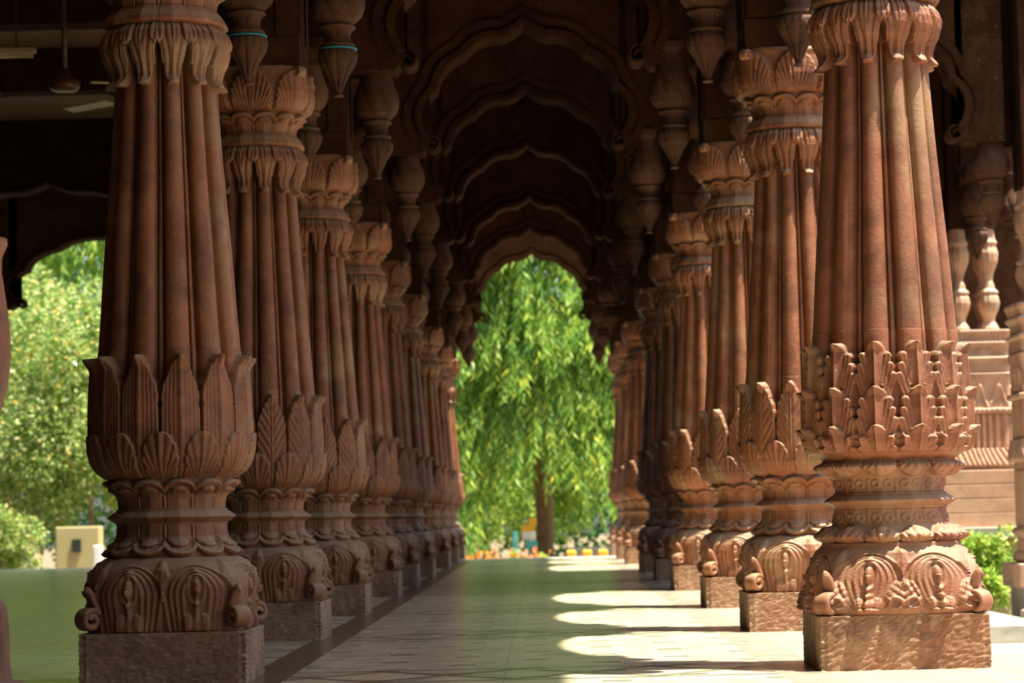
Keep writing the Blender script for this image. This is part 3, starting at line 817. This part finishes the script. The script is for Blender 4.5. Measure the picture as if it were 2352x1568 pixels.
# ------------------------------------------------------------------ foliage
def leaves(P, D, L, Wd, name, mat, parent=None, rng=RNG, bend=.25):
    """P base points, D unit directions, L lengths, Wd widths: one bent blade each"""
    n = len(P); up = rng.normal(size=(n, 3)); S = np.cross(D, up); S /= np.linalg.norm(S, axis=1)[:, None]
    N = np.cross(S, D)
    L = L[:, None]; Wd = Wd[:, None]
    v0 = P; v1 = P + D * L * .4 + S * Wd * .5 + N * L * .05; v2 = P + D * L * .4 - S * Wd * .5 + N * L * .05; v3 = P + D * L - N * L * bend * .3
    V = np.stack([v0, v1, v3, v2], 1).reshape(-1, 3)
    F = np.arange(4 * n).reshape(-1, 4)
    return link(name, quad_mesh(name, V, F, False), mat, parent)
def trunk(name, x, y, z0, z1, r0, r1, parent, mat='bark'):
    n = 24; t = np.linspace(0, 1, n); P = np.stack([.05 * np.sin(t * 5), .04 * np.cos(t * 4), z0 + (z1 - z0) * t], -1)
    a = np.linspace(0, 2 * PI, 24, endpoint=False); rr = (r0 + (r1 - r0) * t)[:, None] * (1 + .06 * np.sin(a * 5 + 3 * t[:, None]) + .25 * np.exp(-t * 14)[:, None])
    return link(name, grid_mesh(name, P[:, 0:1] + rr * np.cos(a), P[:, 1:2] + rr * np.sin(a), P[:, 2:3] + 0 * rr), M[mat], parent)
def mast_tree(x, y, zb, zt, r0, r1, nspray, seed, label, leafL=.20, mat='leaf_mast', tr=(.17, .12), zgap=None):
    rng = np.random.default_rng(seed)
    root = empty('drooping_tree', (x, y, -.45)); tag(root, label, 'tree')
    trunk('trunk', x, y, 0, min(zt * .9, 2.6) + .45, tr[0], tr[1], root)
    nb = max(20, nspray // 26); tb = rng.random(nb) ** .9; ab = rng.random(nb) * 2 * PI
    bi = rng.integers(0, nb, nspray); t = tb[bi]; a = ab[bi] + rng.normal(size=nspray) * .16
    rad = (r0 + (r1 - r0) * t) * (1 - .55 * np.clip((t - .85) / .15, 0, 1) ** 2) * (.75 + .4 * rng.random(nb))[bi]
    f = .35 + .65 * rng.random(nspray) ** .6; rho = rad * f
    z = zb + (zt - zb) * t + .25 * rad - .55 * rad * f ** 2 + rng.normal(size=nspray) * .07
    c = np.stack([rho * np.cos(a), rho * np.sin(a), z + .45], -1)
    out = np.stack([np.cos(a), np.sin(a), np.full(nspray, -.9)], -1); out /= np.linalg.norm(out, axis=1)[:, None]
    k = 16; Ls = .55 + .35 * rng.random(nspray)
    s = np.linspace(0, 1, k)
    P = c[:, None, :] + out[:, None, :] * (Ls[:, None] * s)[..., None] + np.array([0, 0, -.35])[None, None] * (s ** 2)[None, :, None]
    P = P.reshape(-1, 3)
    tang = np.repeat(np.stack([-np.sin(a), np.cos(a), np.zeros(nspray)], -1), k, 0)
    sg = np.tile(np.where(np.arange(k) % 2 == 0, 1, -1), nspray)[:, None]
    D = tang * sg * .55 + np.repeat(out, k, 0) * .35 + np.array([0, 0, -1.0]) + rng.normal(size=P.shape) * .22
    D /= np.linalg.norm(D, axis=1)[:, None]
    n = len(P)
    leaves(P, D, leafL * (.7 + .6 * rng.random(n)), .052 * (.7 + .6 * rng.random(n)), 'foliage', M[mat], root, rng)
    return root
def shrub(x, y, zc, rx, ry, rz, n, seed, label, size=.09, mat='leaf_shrub', clumps=26, name='leafy_tree', cat='tree', trk=True, zbase=-.45):
    rng = np.random.default_rng(seed)
    root = empty(name, (x, y, zbase)); tag(root, label, cat)
    cc = rng.normal(size=(clumps, 3)); cc /= np.linalg.norm(cc, axis=1)[:, None]; cc *= (rng.random((clumps, 1)) ** .33) * .8
    ci = rng.integers(0, clumps, n); d = rng.normal(size=(n, 3)); d /= np.linalg.norm(d, axis=1)[:, None]
    cr = ((.22 + .2 * rng.random(clumps)) * (44 / max(clumps, 44)) ** .45)[ci][:, None]
    q_ = cc[ci] + d * cr * (.75 + .3 * rng.random((n, 1)))
    P = q_ * np.array([rx, ry, rz]) + np.array([0, 0, zc - zbase])
    P = P[P[:, 2] > .02]; d = d[:len(P)]
    D = d + rng.normal(size=P.shape) * .6 + np.array([0, 0, -.3]); D /= np.linalg.norm(D, axis=1)[:, None]
    m = len(P)
    leaves(P, D, size * (.6 + .8 * rng.random(m)), size * .5 * (.6 + .8 * rng.random(m)), 'foliage', M[mat], root, rng)
    if trk: trunk('trunk', x, y, 0, max(.4, zc - zbase) * .6, .09, .05, root)
    return root
mast_tree(.03, 46.5, 1.45, 9.5, 2.3, 1.5, 5200, 3, 'tall drooping green tree with brown trunk at the end of the corridor')
mast_tree(-2.6, 51.5, .6, 10, 1.9, 1.5, 1300, 5, 'drooping tree standing behind the left side of the trunk tree', mat='leaf_dark')
mast_tree(2.7, 53.0, 2.2, 9, 1.8, 1.4, 1000, 6, 'drooping tree behind the right side of the trunk tree')
shrub(2.3, 55, 3.2, 2.6, 1.5, 2.6, 15000, 8, 'pale leafy tree right of the trunk, low behind the arch opening', .11, 'leaf_light')
shrub(-1.2, 56, 1.6, 3.2, 1.2, 2.2, 12000, 9, 'yellow-green shrub low behind the trunk tree', .12, 'leaf_light', name='leafy_shrub', cat='shrub')
shrub(0, 64, 5.0, 7.5, 2.0, 6.5, 26000, 10, 'dark mass of garden trees far behind the corridor end', .24, 'leaf_dark', 50)
# left opening
shrub(-8.7, 43, 2.6, 2.9, 1.8, 2.9, 64000, 21, 'big bright speckled shrub seen through the left hall', .09, 'leaf_shrub', 130, name='leafy_shrub', cat='shrub')
mast_tree(-8.2, 47.5, 1.5, 12, 2.8, 2.2, 2800, 22, 'dark drooping tree above the speckled shrub at the left', mat='leaf_mast', tr=(.05, .05))
shrub(-9.5, 60, 5, 6, 2.0, 6.5, 22000, 23, 'dark trees far behind the left hall opening', .22, 'leaf_dark', 50)
shrub(-6.62, 42.6, 1.3, .6, .5, .9, 5000, 24, 'small green shrub beside the ochre gate post', .08, 'leaf_light', 12, name='leafy_shrub', cat='shrub')
shrub(3.75, 21.7, .05, .42, .16, .34, 2200, 31, 'low yellow-green bush against the ochre wall at the right', .07, 'leaf_light', 12, name='leafy_shrub', cat='shrub', trk=False)
shrub(8.5, 44, 3.2, 3.0, 2.0, 4.0, 9000, 32, 'green tree glimpsed between the two porch piers', .2, 'leaf_dark', 40)

shrub(-9.0, 40.6, .25, 1.35, .6, .75, 12000, 25, 'low glossy shrub on the ground left of the ochre wall block', .085, 'leaf_shrub', 30, name='leafy_shrub', cat='shrub', trk=False)
gp = empty('gate_post', (-7.28, 41.5, -.45)); tag(gp, 'ochre wall block with a small dark opening seen low at the left', 'gate post')
boxes('pillar', [(-.42, .28, 0, .4, 0, 1.02)], M['ochre_wall'], gp, .02)
boxes('opening', [(-.15, -.01, -.03, .02, .62, .82)], M['dark'], gp)
pp = boxes('white_post', [(-7.0, -6.88, 40.9, 41.1, -.45, .27)], M['white_paint'], None, .02); tag(pp, 'short white post next to the ochre wall block', 'post')
# bedding flowers, teal post, play figure, painted kerb stones, blue boards
def flower(x, y, seed, label):
    root = shrub(x, y, -.28, .19, .2, .28, 500, seed, label, .07, 'leaf_light', 8, name='bedding_flower', cat='flower', trk=False)
    root['group'] = 'bedding flowers at the corridor end'
    rng = np.random.default_rng(seed); n = 60
    P = rng.normal(size=(n, 3)) * np.array([.12, .12, .08]) + np.array([0, 0, .30]); D = rng.normal(size=(n, 3)); D /= np.linalg.norm(D, axis=1)[:, None]
    leaves(P, D, np.full(n, .09), np.full(n, .08), 'blossom', M['petal'], root, rng)
for k, x in enumerate((-1.25, -.85, -.45, -.05)):
    flower(x, 42.5, 50 + k, ['orange bedding flowers farthest left below the tree', 'orange bedding flowers, second clump from the left below the tree', 'orange bedding flowers, third clump from the left below the tree', 'orange bedding flowers nearest the tree trunk'][k])
pp = boxes('teal_post', [(-.47, -.39, 44.0, 44.08, -.45, .32)], M['teal_paint'], None, .01); tag(pp, 'thin teal post left of the tree trunk', 'post')
sg = empty('garden_sign', (-.2, 45.2, -.45)); tag(sg, 'small orange and teal garden sign just left of the tree trunk', 'sign')
boxes('pole', [(-.02, .02, -.02, .02, 0, .9)], M['teal_paint'], sg)
boxes('upper_board', [(-.13, .10, -.04, -.01, .72, .88), (.0, .14, -.05, -.02, .86, 1.0)], M['yellow_paint'], sg, .02)
boxes('middle_board', [(-.12, .12, -.05, -.01, .62, .76)], M['white_paint'], sg, .02)
boxes('lower_board', [(-.05, .15, -.06, -.01, .46, .60)], M['teal_paint'], sg, .02)
kerbs = ['leftmost, nearest the trunk', 'second from the trunk', 'third from the trunk', 'fourth from the trunk', 'farthest right']
for k in range(5):
    kb = boxes('kerb_stone', [(.42 + k * .26, .42 + k * .26 + .16, 43.0, 43.25, -.45, .0)], M['yellow_paint'] if k != 3 else M['white_paint'], None, .03)
    tag(kb, 'painted %s kerb stone right of the tree trunk, %s' % ('yellow' if k != 3 else 'white', kerbs[k]), 'kerb stone', 'painted kerb stones')
wl_ = boxes('low_white_wall', [(.45, 2.6, 46.5, 46.7, -.45, .0)], M['white_paint'], None, .02); tag(wl_, 'low whitish wall behind the painted kerb stones', 'wall')
for k, z in enumerate((.55, .80)):
    bb = boxes('blue_board', [(1.30, 1.46, 44.9, 44.94, z, z + .12), (1.37, 1.39, 44.91, 44.93, -.45, z)], M['blue_paint']); tag(bb, ['lower', 'upper'][k] + ' small blue board beside the far right column', 'board', 'blue boards')
